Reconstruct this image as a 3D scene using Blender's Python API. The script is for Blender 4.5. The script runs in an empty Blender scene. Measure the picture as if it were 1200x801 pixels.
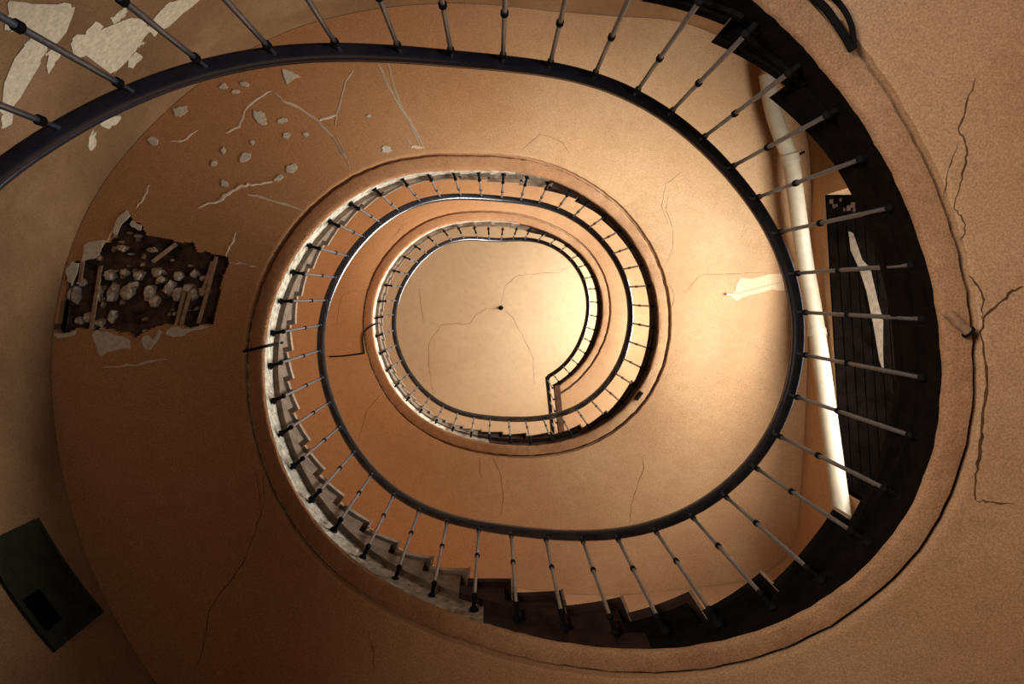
import bpy, bmesh, math, random
from mathutils import Vector, Matrix
from mathutils.geometry import tessellate_polygon

C = bpy.context.scene.collection
random.seed(7)
PI = math.pi
EYE = 1.97                       # eye height above the ground floor

# ------------------------------------------------------------ camera, world, lights, exposure
cam_data = bpy.data.cameras.new('camera'); cam_data.sensor_width = 36; cam_data.lens = 27.99
cam_data.clip_start = 0.05; cam_data.clip_end = 200
cam = bpy.data.objects.new('camera', cam_data); C.objects.link(cam)
vx = Vector((0.99975, 0.0, -0.02246)); vd = Vector((-0.00132, 0.99827, -0.05883)); vz = Vector((0.02242, 0.05885, 0.99802))
M = Matrix(((vx.x, -vd.x, -vz.x), (vx.y, -vd.y, -vz.y), (vx.z, -vd.z, -vz.z))).to_4x4()
M.translation = (0, 0, EYE)
cam.matrix_world = M
bpy.context.scene.camera = cam

world = bpy.data.worlds.new('sky'); bpy.context.scene.world = world
world.use_nodes = True
world.node_tree.nodes['Background'].inputs[0].default_value = (0.75, 0.86, 1.0, 1)
world.node_tree.nodes['Background'].inputs[1].default_value = 1.5

def area(name, loc, direction, sx, sy, power, col, spread=180):
    l = bpy.data.lights.new(name, 'AREA'); l.shape = 'RECTANGLE'; l.size = sx; l.size_y = sy
    l.energy = power; l.color = col; l.spread = math.radians(spread)
    o = bpy.data.objects.new(name, l); C.objects.link(o); o.location = loc
    o.rotation_euler = Vector(direction).to_track_quat('-Z', 'Z').to_euler()
    return o
DAY = (1.0, 0.97, 0.90)
# daylight through the three landing windows in the right wall
area('window_daylight', (3.79, 0.4, EYE + 5.95), (-1, 0, .8), 2.4, 1.9, 245, DAY, 130)
area('window_daylight', (3.79, 0.4, EYE + 10.5), (-1, 0, -.1), 2.4, 2.4, 590, DAY)
area('window_daylight', (3.79, 0.4, EYE + 15.1), (-1, 0, 0), 2.4, 2.4, 500, DAY)
area('ground_fill', (-2.0, -1.3, 1.3), (4.2, 1.3, 3.4), 1.2, 2.0, 92, (1.0, 0.86, 0.74), 120)  # added fill for the right-hand undersides, stands apart from the door
area('cool_ground_fill', (2.9, .3, 1.2), (-4.4, -1.8, 2.8), 1.0, 1.2, 32, (0.72, 0.87, 1.0), 90)  # added cool fill for the upper left, no window is built here

vs = bpy.context.scene.view_settings
vs.view_transform = 'Standard'; vs.look = 'None'; vs.gamma = 1; vs.use_curve_mapping = False
vs.exposure = 0.0

# ------------------------------------------------------------ survey of the stair (metres, degrees)
# plan radii from the eye's plumb line every 5 degrees, from -220 to 800 degrees up the spiral
RAIL_R = [1.605, 1.600, 1.595, 1.589, 1.581, 1.569, 1.553, 1.531, 1.505, 1.474, 1.440, 1.405, 1.368, 1.331, 1.293, 1.256, 1.218, 1.181, 1.145, 1.111, 1.080, 1.054, 1.034, 1.020, 1.012, 1.011, 1.017, 1.028, 1.046, 1.068, 1.095, 1.125, 1.158, 1.192, 1.228, 1.265, 1.303, 1.342, 1.382, 1.423, 1.465, 1.507, 1.547, 1.584, 1.617, 1.645, 1.667, 1.685, 1.699, 1.709, 1.716, 1.720, 1.718, 1.712, 1.699, 1.680, 1.657, 1.631, 1.605, 1.583, 1.567, 1.559, 1.561, 1.569, 1.583, 1.597, 1.610, 1.619, 1.622, 1.620, 1.614, 1.605, 1.595, 1.585, 1.575, 1.564, 1.551, 1.536, 1.518, 1.496, 1.471, 1.444, 1.417, 1.389, 1.362, 1.336, 1.311, 1.285, 1.258, 1.230, 1.201, 1.171, 1.142, 1.114, 1.089, 1.067, 1.051, 1.041, 1.037, 1.039, 1.049, 1.065, 1.087, 1.115, 1.146, 1.181, 1.217, 1.254, 1.292, 1.330, 1.368, 1.406, 1.444, 1.480, 1.514, 1.546, 1.574, 1.599, 1.621, 1.640, 1.657, 1.674, 1.689, 1.701, 1.710, 1.714, 1.711, 1.702, 1.685, 1.664, 1.641, 1.620, 1.603, 1.594, 1.592, 1.597, 1.607, 1.619, 1.630, 1.637, 1.640, 1.637, 1.630, 1.620, 1.608, 1.594, 1.579, 1.563, 1.543, 1.520, 1.493, 1.462, 1.428, 1.393, 1.359, 1.325, 1.294, 1.264, 1.235, 1.207, 1.177, 1.146, 1.113, 1.079, 1.045, 1.011, 0.981, 0.954, 0.934, 0.921, 0.917, 0.922, 0.938, 0.964, 0.999, 1.043, 1.092, 1.146, 1.203, 1.259, 1.315, 1.369, 1.419, 1.467, 1.510, 1.549, 1.583, 1.611, 1.635, 1.655, 1.672, 1.686, 1.699, 1.712, 1.725, 1.736, 1.744, 1.747, 1.743, 1.732, 1.713, 1.689, 1.663, 1.638, 1.618]
STRING_R = [1.830, 1.818, 1.801, 1.780, 1.756, 1.730, 1.702, 1.670, 1.635, 1.596, 1.555, 1.512, 1.467, 1.422, 1.375, 1.327, 1.279, 1.229, 1.180, 1.132, 1.088, 1.050, 1.020, 1.001, 0.993, 0.996, 1.010, 1.032, 1.061, 1.095, 1.130, 1.167, 1.205, 1.243, 1.280, 1.317, 1.354, 1.389, 1.424, 1.457, 1.489, 1.520, 1.551, 1.583, 1.615, 1.649, 1.682, 1.715, 1.745, 1.771, 1.791, 1.805, 1.811, 1.810, 1.801, 1.786, 1.766, 1.743, 1.718, 1.695, 1.675, 1.661, 1.653, 1.652, 1.658, 1.668, 1.681, 1.693, 1.703, 1.709, 1.709, 1.705, 1.696, 1.685, 1.672, 1.658, 1.643, 1.627, 1.610, 1.590, 1.568, 1.543, 1.516, 1.488, 1.458, 1.429, 1.399, 1.368, 1.337, 1.304, 1.270, 1.237, 1.204, 1.174, 1.149, 1.130, 1.119, 1.114, 1.117, 1.125, 1.138, 1.154, 1.172, 1.194, 1.217, 1.243, 1.272, 1.304, 1.338, 1.373, 1.409, 1.444, 1.479, 1.512, 1.543, 1.574, 1.604, 1.633, 1.661, 1.688, 1.712, 1.732, 1.749, 1.761, 1.768, 1.769, 1.765, 1.756, 1.744, 1.728, 1.711, 1.694, 1.679, 1.668, 1.661, 1.660, 1.663, 1.669, 1.677, 1.685, 1.691, 1.693, 1.692, 1.687, 1.679, 1.670, 1.659, 1.648, 1.635, 1.622, 1.605, 1.585, 1.562, 1.535, 1.505, 1.474, 1.442, 1.409, 1.378, 1.347, 1.317, 1.286, 1.255, 1.225, 1.195, 1.169, 1.145, 1.127, 1.115, 1.108, 1.108, 1.112, 1.121, 1.135, 1.152, 1.174, 1.201, 1.234, 1.272, 1.315, 1.363, 1.412, 1.463, 1.512, 1.558, 1.600, 1.637, 1.670, 1.698, 1.722, 1.742, 1.759, 1.772, 1.781, 1.788, 1.791, 1.791, 1.789, 1.784, 1.777, 1.768, 1.758, 1.748, 1.739, 1.731]
GROOVE_R = [1.952, 1.938, 1.921, 1.901, 1.878, 1.853, 1.826, 1.797, 1.764, 1.729, 1.691, 1.651, 1.609, 1.566, 1.522, 1.476, 1.429, 1.380, 1.331, 1.283, 1.238, 1.199, 1.168, 1.146, 1.136, 1.138, 1.149, 1.170, 1.197, 1.229, 1.264, 1.300, 1.338, 1.375, 1.412, 1.450, 1.486, 1.522, 1.556, 1.589, 1.620, 1.650, 1.681, 1.711, 1.742, 1.774, 1.806, 1.837, 1.866, 1.891, 1.910, 1.924, 1.930, 1.929, 1.921, 1.907, 1.888, 1.866, 1.843, 1.821, 1.802, 1.789, 1.782, 1.781, 1.787, 1.797, 1.809, 1.820, 1.829, 1.833, 1.833, 1.827, 1.818, 1.806, 1.792, 1.779, 1.764, 1.750, 1.734, 1.717, 1.697, 1.676, 1.652, 1.626, 1.600, 1.573, 1.546, 1.517, 1.487, 1.455, 1.422, 1.388, 1.354, 1.323, 1.297, 1.276, 1.262, 1.256, 1.256, 1.263, 1.274, 1.289, 1.306, 1.327, 1.350, 1.376, 1.405, 1.436, 1.470, 1.506, 1.541, 1.576, 1.610, 1.642, 1.673, 1.702, 1.731, 1.758, 1.785, 1.810, 1.833, 1.853, 1.868, 1.880, 1.887, 1.888, 1.885, 1.877, 1.866, 1.851, 1.836, 1.820, 1.807, 1.796, 1.790, 1.789, 1.792, 1.798, 1.806, 1.812, 1.817, 1.818, 1.815, 1.809, 1.801, 1.790, 1.779, 1.768, 1.757, 1.744, 1.730, 1.712, 1.692, 1.668, 1.641, 1.613, 1.583, 1.554, 1.525, 1.496, 1.467, 1.437, 1.407, 1.376, 1.346, 1.318, 1.293, 1.273, 1.258, 1.250, 1.247, 1.250, 1.257, 1.269, 1.286, 1.307, 1.334, 1.366, 1.404, 1.448, 1.495, 1.545, 1.595, 1.644, 1.689, 1.730, 1.767, 1.798, 1.825, 1.848, 1.866, 1.881, 1.893, 1.901, 1.907, 1.910, 1.910, 1.908, 1.904, 1.898, 1.890, 1.881, 1.873, 1.865, 1.858]
RAIL_Z = [-1.040, -0.986, -0.922, -0.851, -0.777, -0.698, -0.616, -0.531, -0.445, -0.356, -0.265, -0.170, -0.072, 0.030, 0.135, 0.244, 0.355, 0.468, 0.581, 0.695, 0.809, 0.923, 1.036, 1.150, 1.263, 1.377, 1.492, 1.608, 1.723, 1.836, 1.946, 2.054, 2.159, 2.263, 2.366, 2.469, 2.570, 2.670, 2.769, 2.864, 2.955, 3.042, 3.124, 3.201, 3.274, 3.343, 3.408, 3.470, 3.529, 3.586, 3.643, 3.699, 3.757, 3.816, 3.876, 3.935, 3.994, 4.051, 4.104, 4.149, 4.185, 4.210, 4.225, 4.233, 4.236, 4.238, 4.238, 4.239, 4.241, 4.247, 4.261, 4.286, 4.325, 4.377, 4.437, 4.503, 4.573, 4.647, 4.724, 4.803, 4.884, 4.967, 5.053, 5.142, 5.234, 5.329, 5.428, 5.530, 5.634, 5.739, 5.846, 5.952, 6.059, 6.165, 6.272, 6.378, 6.484, 6.591, 6.699, 6.807, 6.915, 7.021, 7.124, 7.224, 7.323, 7.420, 7.517, 7.613, 7.708, 7.801, 7.893, 7.982, 8.068, 8.149, 8.225, 8.298, 8.365, 8.430, 8.491, 8.548, 8.604, 8.657, 8.710, 8.763, 8.817, 8.872, 8.928, 8.984, 9.039, 9.092, 9.141, 9.183, 9.217, 9.240, 9.254, 9.262, 9.265, 9.266, 9.266, 9.267, 9.269, 9.275, 9.288, 9.312, 9.348, 9.396, 9.452, 9.514, 9.579, 9.648, 9.720, 9.794, 9.870, 9.947, 10.027, 10.110, 10.196, 10.285, 10.377, 10.472, 10.569, 10.668, 10.767, 10.866, 10.966, 11.065, 11.164, 11.263, 11.362, 11.462, 11.562, 11.663, 11.763, 11.862, 11.958, 12.052, 12.143, 12.234, 12.324, 12.413, 12.502, 12.589, 12.674, 12.757, 12.837, 12.912, 12.984, 13.051, 13.114, 13.174, 13.230, 13.284, 13.336, 13.385, 13.435, 13.484, 13.534, 13.585, 13.637, 13.689, 13.740, 13.789, 13.835, 13.874, 13.905, 13.927, 13.940, 13.947, 13.950, 13.951, 13.952, 13.952, 13.954, 13.959, 13.971, 13.994, 14.006, 14.006, 14.006, 14.006, 14.006, 14.006, 14.006, 14.006, 14.006, 14.006, 14.006]
BALUSTER_ANGLES = [-159.0, -150.6, -141.6, -132.3, -122.2, -111.1, -100.0, -87.8, -76.3, -65.4, -54.9, -45.9, -36.9, -28.3, -20.3, -12.4, -4.1, 3.2, 10.9, 18.6, 26.3, 33.4, 41.0, 48.2, 55.6, 63.1, 70.2, 78.1, 86.0, 93.8, 101.8, 109.3, 116.7, 124.4, 131.8, 139.6, 147.0, 154.4, 162.4, 170.2, 178.3, 186.4, 194.9, 204.0, 212.5, 221.5, 231.7, 241.3, 251.6, 262.8, 274.6, 285.8, 296.1, 306.4, 315.4, 324.7, 333.1, 340.8, 348.7, 356.6, 364.1, 371.5, 379.0, 386.2, 392.8, 400.1, 407.4, 414.2, 421.1, 428.4, 436.0, 443.5, 452.0, 459.4, 467.2, 474.7, 482.4, 489.8, 497.4, 505.0, 512.9, 520.7, 529.0, 536.8, 545.2, 553.6, 563.0, 571.7, 581.3, 592.0, 601.9, 613.7, 625.2, 637.5, 648.9, 658.9, 669.1, 677.8, 686.2, 694.8, 701.8, 709.6, 716.4, 724.0, 731.8, 739.2, 745.7, 752.6, 759.6, 766.0, 773.3]
WALL_R = [(0,3.15),(15,3.26),(25,3.476),(33,3.756),(40,4.05),(46,4.08),(51,3.93),(57,3.74),(68,3.52),(81,3.33),(90,3.26),(105,3.18),(120,3.12),(135,3.1),(160,3.1),(176,3.11),(191,3.07),(205,2.95),(217,2.85),(231,2.76),(245,2.65),(260,2.58),(279,2.6),(293,2.79),(305,3.12),(314,3.32),(320,3.42),(326,3.47),(333,3.45),(340,3.34),(350,3.2),(360,3.15)]
CRACKS = [(7,[(-24.28,1.879),(-22.06,1.823),(-19.68,1.768),(-17.56,1.777),(-15.63,1.766),(-13.37,1.73),(-10.7,1.694)]),(5,[(-10.7,1.694),(-9.63,1.715),(-8.44,1.727),(-7.24,1.717),(-6.58,1.699)]),(10,[(-0.92,1.931),(-0.47,1.887),(0.97,1.842),(2.69,1.789),(4.71,1.786)]),(8,[(-2.37,1.729),(-1.01,1.764),(0.5,1.787),(2.7,1.782)]),(12,[(4.71,1.786),(8.37,1.826),(12.25,1.849),(15.64,1.87),(17.96,1.897),(20.4,1.913),(23.0,1.963)]),(6,[(23.08,1.965),(22.59,2.013),(21.83,2.104)]),(4,[(-18.31,1.754),(-15.25,1.693),(-11.77,1.661)]),(7,[(142.19,1.823),(137.86,1.911),(135.49,2.036),(133.11,2.22),(132.66,2.413),(132.16,2.564),(129.5,2.737),(128.48,2.871)]),(5,[(110.51,1.968),(108.65,2.053),(107.87,2.151)]),(4,[(144.72,1.861),(140.88,1.889),(136.93,1.948)]),(6,[(450.68,1.806),(447.88,1.99),(447.44,2.279),(448.75,2.487)]),(5,[(455.22,1.829),(454.07,2.076)]),(6,[(407.67,2.294),(409.08,2.393),(412.48,2.487),(416.7,2.651),(419.24,2.826)]),(7,[(498.74,1.859),(498.27,1.998),(497.9,2.108),(495.65,2.238),(493.17,2.421)]),(4,[(330.01,1.974),(333.6,1.886),(336.91,1.887),(342.09,1.864),(345.8,1.824),(349.59,1.731)]),(4,[(355.8,1.735),(360.0,1.791),(365.51,1.768)]),(4,[(280.54,1.328),(286.12,1.532),(294.56,1.553),(298.58,1.492)]),(4,[(326.79,2.205),(327.17,1.998),(331.87,1.866),(337.9,1.856)]),(4,[(360.0,1.877),(354.56,2.054),(354.92,2.396),(355.2,2.738)]),(5,[(570.53,1.973),(574.7,1.835),(577.11,1.601),(581.3,1.582)]),(5,[(570.15,1.599),(576.26,1.611),(576.33,1.569),(568.96,1.631)]),(5,[(528.65,2.077),(535.92,2.044),(540.0,1.996),(542.52,1.803)])]
SCRATCHES = [(8,[(211.16,2.447),(213.36,2.402),(216.6,2.461),(219.37,2.459),(222.47,2.431)]),(9,[(222.67,2.404),(222.67,2.284),(223.72,2.188),(224.44,2.009),(224.38,1.835),(222.18,1.596)]),(7,[(224.44,2.009),(228.91,1.963)]),(8,[(226.93,1.901),(231.19,2.034),(234.32,2.139),(237.91,2.217)]),(10,[(196.36,2.316),(198.9,2.19),(201.2,2.154),(203.2,2.106),(204.8,2.02),(206.99,1.924)]),(9,[(202.02,2.033),(202.77,1.908),(203.26,1.742),(203.68,1.586)]),(6,[(193.67,2.733),(195.95,2.714),(197.69,2.719)]),(12,[(243.38,2.207),(243.01,2.053),(243.06,1.869),(243.8,1.661),(243.33,1.409)]),(10,[(245.41,2.195),(243.95,1.914),(243.79,1.725),(244.29,1.576),(244.15,1.37)]),(9,[(240.91,1.532),(240.74,1.435),(244.67,1.397)]),(6,[(205.39,2.747),(206.42,2.671),(209.06,2.628)]),(6,[(188.15,1.987),(190.62,1.984),(193.53,1.983)]),(6,[(186.96,1.956),(186.97,1.85),(186.6,1.734)]),(6,[(225.15,1.815),(222.59,1.636),(221.58,1.561)]),(6,[(169.53,2.749),(168.81,2.511),(168.97,2.302)])]
CHIPS = [[(220.44,2.577),(220.18,2.579),(219.94,2.594),(219.8,2.61),(219.7,2.627),(219.79,2.639),(219.93,2.649),(220.18,2.636),(220.4,2.624),(220.55,2.607),(220.61,2.587)],[(218.71,2.593),(218.66,2.582),(218.26,2.586),(217.96,2.6),(217.68,2.612),(217.63,2.623),(217.71,2.632),(218.0,2.634),(218.34,2.621),(218.57,2.612),(218.94,2.598)],[(218.01,2.684),(217.68,2.677),(217.41,2.689),(217.22,2.696),(216.96,2.707),(217.07,2.722),(217.33,2.732),(217.63,2.73),(217.93,2.727),(218.1,2.715),(218.11,2.7)],[(211.06,2.795),(210.74,2.779),(210.15,2.786),(209.57,2.8),(209.23,2.827),(209.49,2.846),(209.75,2.859),(210.09,2.88),(210.64,2.857),(211.03,2.838),(211.58,2.81)],[(204.56,2.825),(204.22,2.823),(203.86,2.825),(203.71,2.844),(203.72,2.862),(203.79,2.881),(204.08,2.901),(204.54,2.897),(204.9,2.881),(204.87,2.857),(204.9,2.836)],[(216.5,2.265),(216.09,2.278),(216.05,2.312),(216.35,2.355),(216.98,2.387),(217.64,2.41),(217.82,2.379),(218.18,2.368),(218.26,2.334),(217.7,2.296),(217.06,2.263)],[(220.46,2.177),(220.14,2.168),(219.56,2.171),(219.09,2.179),(218.84,2.19),(218.44,2.203),(218.67,2.212),(219.0,2.22),(219.55,2.212),(220.11,2.205),(220.22,2.191)],[(218.05,2.066),(217.67,2.062),(217.21,2.057),(217.03,2.073),(216.76,2.085),(216.94,2.1),(217.31,2.107),(217.67,2.115),(217.97,2.104),(218.31,2.095),(218.18,2.08)],[(220.9,1.972),(220.74,1.962),(220.4,1.972),(220.05,1.975),(220.06,1.987),(220.05,1.996),(220.1,2.008),(220.48,2.002),(220.8,2.001),(221.0,1.99),(221.06,1.979)],[(208.22,2.364),(207.89,2.358),(207.67,2.36),(207.35,2.359),(207.63,2.373),(207.72,2.383),(208.04,2.395),(208.3,2.392),(208.59,2.394),(208.67,2.386),(208.4,2.375)],[(205.38,2.358),(205.06,2.355),(204.76,2.357),(204.68,2.369),(204.53,2.38),(204.71,2.394),(205.04,2.4),(205.32,2.396),(205.59,2.393),(205.63,2.381),(205.54,2.37)],[(210.09,2.198),(209.75,2.183),(209.1,2.173),(208.33,2.187),(207.76,2.202),(207.51,2.221),(207.93,2.233),(208.31,2.246),(209.03,2.246),(209.8,2.236),(209.85,2.215)],[(202.6,2.205),(202.21,2.198),(201.84,2.203),(201.8,2.218),(201.85,2.23),(201.95,2.243),(202.28,2.249),(202.69,2.256),(202.98,2.245),(203.05,2.23),(202.92,2.215)],[(213.22,1.869),(213.06,1.851),(212.19,1.845),(211.16,1.848),(210.77,1.869),(210.51,1.885),(210.75,1.898),(211.25,1.908),(212.02,1.916),(212.65,1.899),(213.36,1.886)],[(209.44,1.896),(209.42,1.884),(208.77,1.883),(208.0,1.887),(207.68,1.902),(207.49,1.913),(207.39,1.926),(207.93,1.93),(208.6,1.924),(209.28,1.919),(209.56,1.906)],[(234.82,1.475),(233.83,1.48),(233.15,1.471),(232.67,1.491),(231.85,1.506),(232.51,1.52),(232.53,1.543),(233.35,1.543),(234.2,1.536),(234.91,1.518),(234.64,1.498)],[(212.5,2.232),(212.29,2.228),(212.09,2.23),(211.94,2.235),(211.92,2.243),(211.98,2.252),(212.2,2.255),(212.42,2.259),(212.53,2.252),(212.65,2.247),(212.63,2.239)],[(235.45,1.818),(235.29,1.811),(234.99,1.81),(234.77,1.817),(234.51,1.822),(234.5,1.83),(234.65,1.837),(234.93,1.836),(235.14,1.835),(235.38,1.832),(235.55,1.825)],[(226.9,2.519),(227.75,2.463),(228.45,2.377),(227.35,2.402),(225.46,2.399)]]
HOLE = [(175.46,3.104),(178.65,3.078),(181.71,3.07),(184.23,3.081),(184.96,2.993),(187.0,3.003),(187.92,2.844),(189.86,2.849),(192.07,2.831),(192.95,2.79),(191.61,2.721),(191.35,2.654),(189.63,2.582),(189.77,2.44),(189.53,2.349),(189.98,2.248),(188.03,2.192),(188.71,2.15),(188.17,2.068),(188.35,1.983),(186.98,1.95),(184.5,1.97),(180.0,1.961),(173.94,1.981),(174.32,2.054),(173.78,2.148),(174.59,2.223),(174.95,2.314),(174.57,2.402),(173.79,2.483),(173.12,2.535),(174.32,2.598),(174.03,2.639),(174.96,2.726),(174.99,2.81),(175.45,2.943),(174.79,3.03)]
RIM_PATCHES = [[(174.98,2.804),(174.59,2.725),(173.97,2.669),(173.07,2.564),(171.6,2.555),(171.72,2.632),(171.62,2.722),(171.14,2.762),(172.66,2.789),(174.31,2.831)],[(172.84,2.48),(173.39,2.434),(172.45,2.396),(174.05,2.364),(173.7,2.339),(172.09,2.371),(170.99,2.417),(171.57,2.465)],[(173.9,2.304),(174.33,2.24),(173.74,2.19),(174.04,2.071),(173.63,1.992),(173.24,2.129),(172.52,2.193),(172.59,2.259),(173.18,2.308)],[(184.61,2.989),(186.88,3.001),(187.64,2.945),(188.05,2.846),(186.81,2.877),(185.4,2.889),(185.07,2.933)],[(189.53,2.831),(191.95,2.829),(192.95,2.79),(192.3,2.753),(190.77,2.789),(188.99,2.798)],[(181.72,3.052),(183.42,3.089),(184.5,3.06),(184.35,3.004),(182.92,3.005),(181.16,3.022)],[(175.03,3.108),(174.91,3.03),(175.21,2.942),(174.54,2.951),(174.42,3.07)],[(190.99,2.736),(191.74,2.724),(191.22,2.651),(190.26,2.642),(190.62,2.692)]]
SCAR = [(360.21,2.356),(358.99,2.407),(357.38,2.416),(356.05,2.461),(356.42,2.58),(355.73,2.736),(355.79,2.89),(359.16,2.895),(358.77,2.775),(359.63,2.629),(360.59,2.476),(361.41,2.409)]
SCAR_HOOK = [(359.79,2.304),(360.0,2.39),(357.19,2.948)]
WALL_PATCHES = [[(200.56,4.653),(202.35,4.633),(203.47,4.569),(204.1,4.603),(205.35,4.56),(206.17,4.585),(207.12,4.53),(207.58,4.562),(208.48,4.532),(209.0,4.57),(208.78,4.631),(209.05,4.667),(208.13,4.701),(207.52,4.681),(206.93,4.729),(205.99,4.692),(205.14,4.734),(204.64,4.691),(203.53,4.727),(203.06,4.682),(202.01,4.729),(201.56,4.683),(200.61,4.706)],[(211.21,4.221),(210.83,4.3),(211.68,4.344),(211.25,4.398),(211.98,4.452),(212.1,4.545),(213.13,4.551),(214.28,4.619),(213.75,4.671),(212.64,4.633),(212.74,4.699),(211.9,4.66),(211.55,4.736),(211.04,4.676),(210.32,4.737),(210.16,4.657),(209.39,4.649),(209.92,4.569),(209.62,4.503),(210.32,4.45),(209.72,4.404),(210.31,4.342),(210.17,4.276)],[(210.67,4.844),(211.75,4.835),(211.58,4.894),(212.19,4.904),(211.49,4.979),(211.78,5.032),(212.58,5.032),(213.65,5.076),(214.66,5.047),(214.88,5.12),(216.01,5.069),(216.36,5.168),(217.01,5.141),(217.27,5.216),(217.84,5.245),(217.45,5.3),(216.39,5.285),(216.88,5.371),(215.76,5.386),(215.65,5.445),(214.82,5.384),(213.89,5.418),(213.46,5.364),(212.83,5.435),(212.11,5.378),(210.68,5.417),(210.53,5.356),(211.36,5.278),(210.78,5.238),(211.53,5.155),(210.73,5.121),(210.95,5.045),(209.99,5.023),(210.22,4.949)],[(217.37,5.357),(218.49,5.344),(219.69,5.401),(220.82,5.383),(220.41,5.312),(221.82,5.32),(222.57,5.418),(223.7,5.394),(225.0,5.501),(223.34,5.518),(221.73,5.468),(220.55,5.519),(219.31,5.461),(217.84,5.477)],[(215.76,4.968),(217.17,4.993),(217.51,5.057),(216.04,5.056)],[(209.69,4.271),(210.35,4.296),(209.85,4.367),(208.66,4.383),(208.87,4.328)],[(208.4,4.738),(209.19,4.748),(208.96,4.814),(207.82,4.823),(206.85,4.821)],[(199.54,4.702),(200.5,4.727),(200.1,4.776),(198.6,4.77)],[(212.64,5.448),(213.71,5.469),(213.74,5.531),(212.18,5.545)],[(212.81,4.884),(214.15,4.915),(214.45,4.977),(212.74,4.969)],[(203.54,5.643),(204.42,5.714),(205.23,5.818),(204.65,5.814),(203.54,5.728)],[(201.3,5.609),(202.48,5.642),(201.38,5.688),(199.72,5.723)]]
PIPE = [(321.09,3.299,7.558),(326.05,3.178,7.6),(331.29,3.114,7.6),(335.29,3.101,7.6),(341.26,3.034,7.6),(348.22,2.993,7.6),(354.53,3.0,7.6),(2.29,3.037,7.512),(11.07,3.101,7.329),(19.03,3.217,7.146),(26.03,3.382,6.971),(32.59,3.612,6.797),(35.59,3.735,6.703)]
PANEL = [(154.99,4.875),(140.83,4.777),(141.2,4.271),(153.6,4.357)]
PANEL_INNER = [(147.28,4.319),(147.06,4.469),(143.04,4.421),(143.69,4.278)]
CEILING_CRACKS = [[(0.109,0.291),(-0.164,0.291),(-0.401,0.436),(-0.511,0.6),(-1.129,0.636),(-1.385,1.018),(-1.406,1.493),(-1.354,1.824),(-1.302,2.246)],[(0.145,0.236),(0.237,-0.2),(0.509,-0.417),(0.927,-0.454),(1.328,-0.472),(1.637,-0.617)],[(-1.595,-0.181),(-1.51,0.599)],[(0.2,0.309),(0.382,0.455),(0.601,0.856),(0.839,1.369),(0.877,1.921)]]
CABLES = [[(167.33,1.759),(167.34,1.681),(167.36,1.603)],[(519.58,2.244),(517.84,2.041),(515.94,1.802)],[(515.94,1.802),(522.72,1.767),(525.26,1.685),(526.28,1.578)],[(-44.44,1.437),(-41.27,1.468),(-38.87,1.48),(-36.19,1.49),(-34.29,1.494)],[(-43.44,1.477),(-40.99,1.513),(-38.83,1.527),(-36.56,1.524),(-34.35,1.502)]]
STUBS = [[(2.27,1.645),(4.45,1.727)],[(396.3,1.791),(393.52,1.787)]]
STONES_A = [(183.02,2.793,0.83,0.041),(183.41,2.688,0.67,0.031),(183.14,2.582,0.97,0.044),(183.89,2.455,0.73,0.05),(182.62,2.418,0.59,0.037),(183.53,2.299,1.01,0.041),(184.03,2.193,0.82,0.031),(183.33,2.119,0.76,0.028),(180.0,3.023,1.29,0.049),(181.76,2.98,0.72,0.031),(180.51,2.751,1.42,0.046),(180.53,2.642,1.61,0.062),(181.61,2.615,0.82,0.043),(180.56,2.485,1.57,0.046),(179.0,2.438,1.01,0.043),(181.04,2.35,1.51,0.04),(180.31,2.278,1.4,0.043),(181.11,2.217,1.28,0.037),(180.0,2.167,1.31,0.031),(180.67,2.099,1.01,0.043),(176.78,2.891,0.85,0.03),(175.95,2.803,0.62,0.036),(176.83,2.724,1.28,0.03),(176.49,2.949,0.59,0.03),(180.0,2.843,1.24,0.028),(187.13,2.752,0.53,0.044),(187.46,2.54,0.5,0.032)]
LATHS = [[(184.2,2.855),(175.05,2.846)],[(185.55,2.497),(189.13,2.368)],[(187.85,2.059),(180.85,2.057)],[(180.85,2.057),(174.58,2.091)],[(180.79,2.221),(174.65,2.247)],[(180.48,2.182),(174.56,2.211)],[(185.56,2.995),(181.77,2.974)],[(186.73,2.072),(180.0,2.094)]]

RISER_ANGLES = [33.5,47.5,58,68.6,78.6,88,96.8,104.7,112.5,120,128,135.5,143,151,158.7,166,173,181,189.5,197.7,206,214.5,223,232,242.5,254.5,268,284,298,312,326]
NR = len(RISER_ANGLES)
A_END = 777.17                   # where the top landing stops
CEIL = 17.0
def table(T, a):
    x = (a + 220) / 5.0; i = max(0, min(len(T) - 2, int(math.floor(x)))); f = x - i
    p0 = T[max(i-1, 0)]; p1 = T[i]; p2 = T[i+1]; p3 = T[min(i+2, len(T)-1)]
    return p1 + .5*f*(p2-p0 + f*(2*p0-5*p1+4*p2-p3 + f*(3*(p1-p2)+p3-p0)))
def plan(T, a):
    if a < -165: 
        if a < -185: return table(T, a + 360)
        f = (a + 185) / 20.0; return table(T, a)*f + table(T, a+360)*(1-f)
    return table(T, min(a, 799))
def rail_r(a): return plan(RAIL_R, a)
def str_r(a): return plan(STRING_R, a)
def gro_r(a): return plan(GROOVE_R, a)
def rail_z(a):
    a = max(-329.0, min(a, 747.0)); x = (a + 330) / 5.0; i = int(x); f = x - i
    return RAIL_Z[i]*(1-f) + RAIL_Z[min(i+1, len(RAIL_Z)-1)]*f
DS = 1.3676
def sof_z(a): return rail_z(a) - DS
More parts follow.
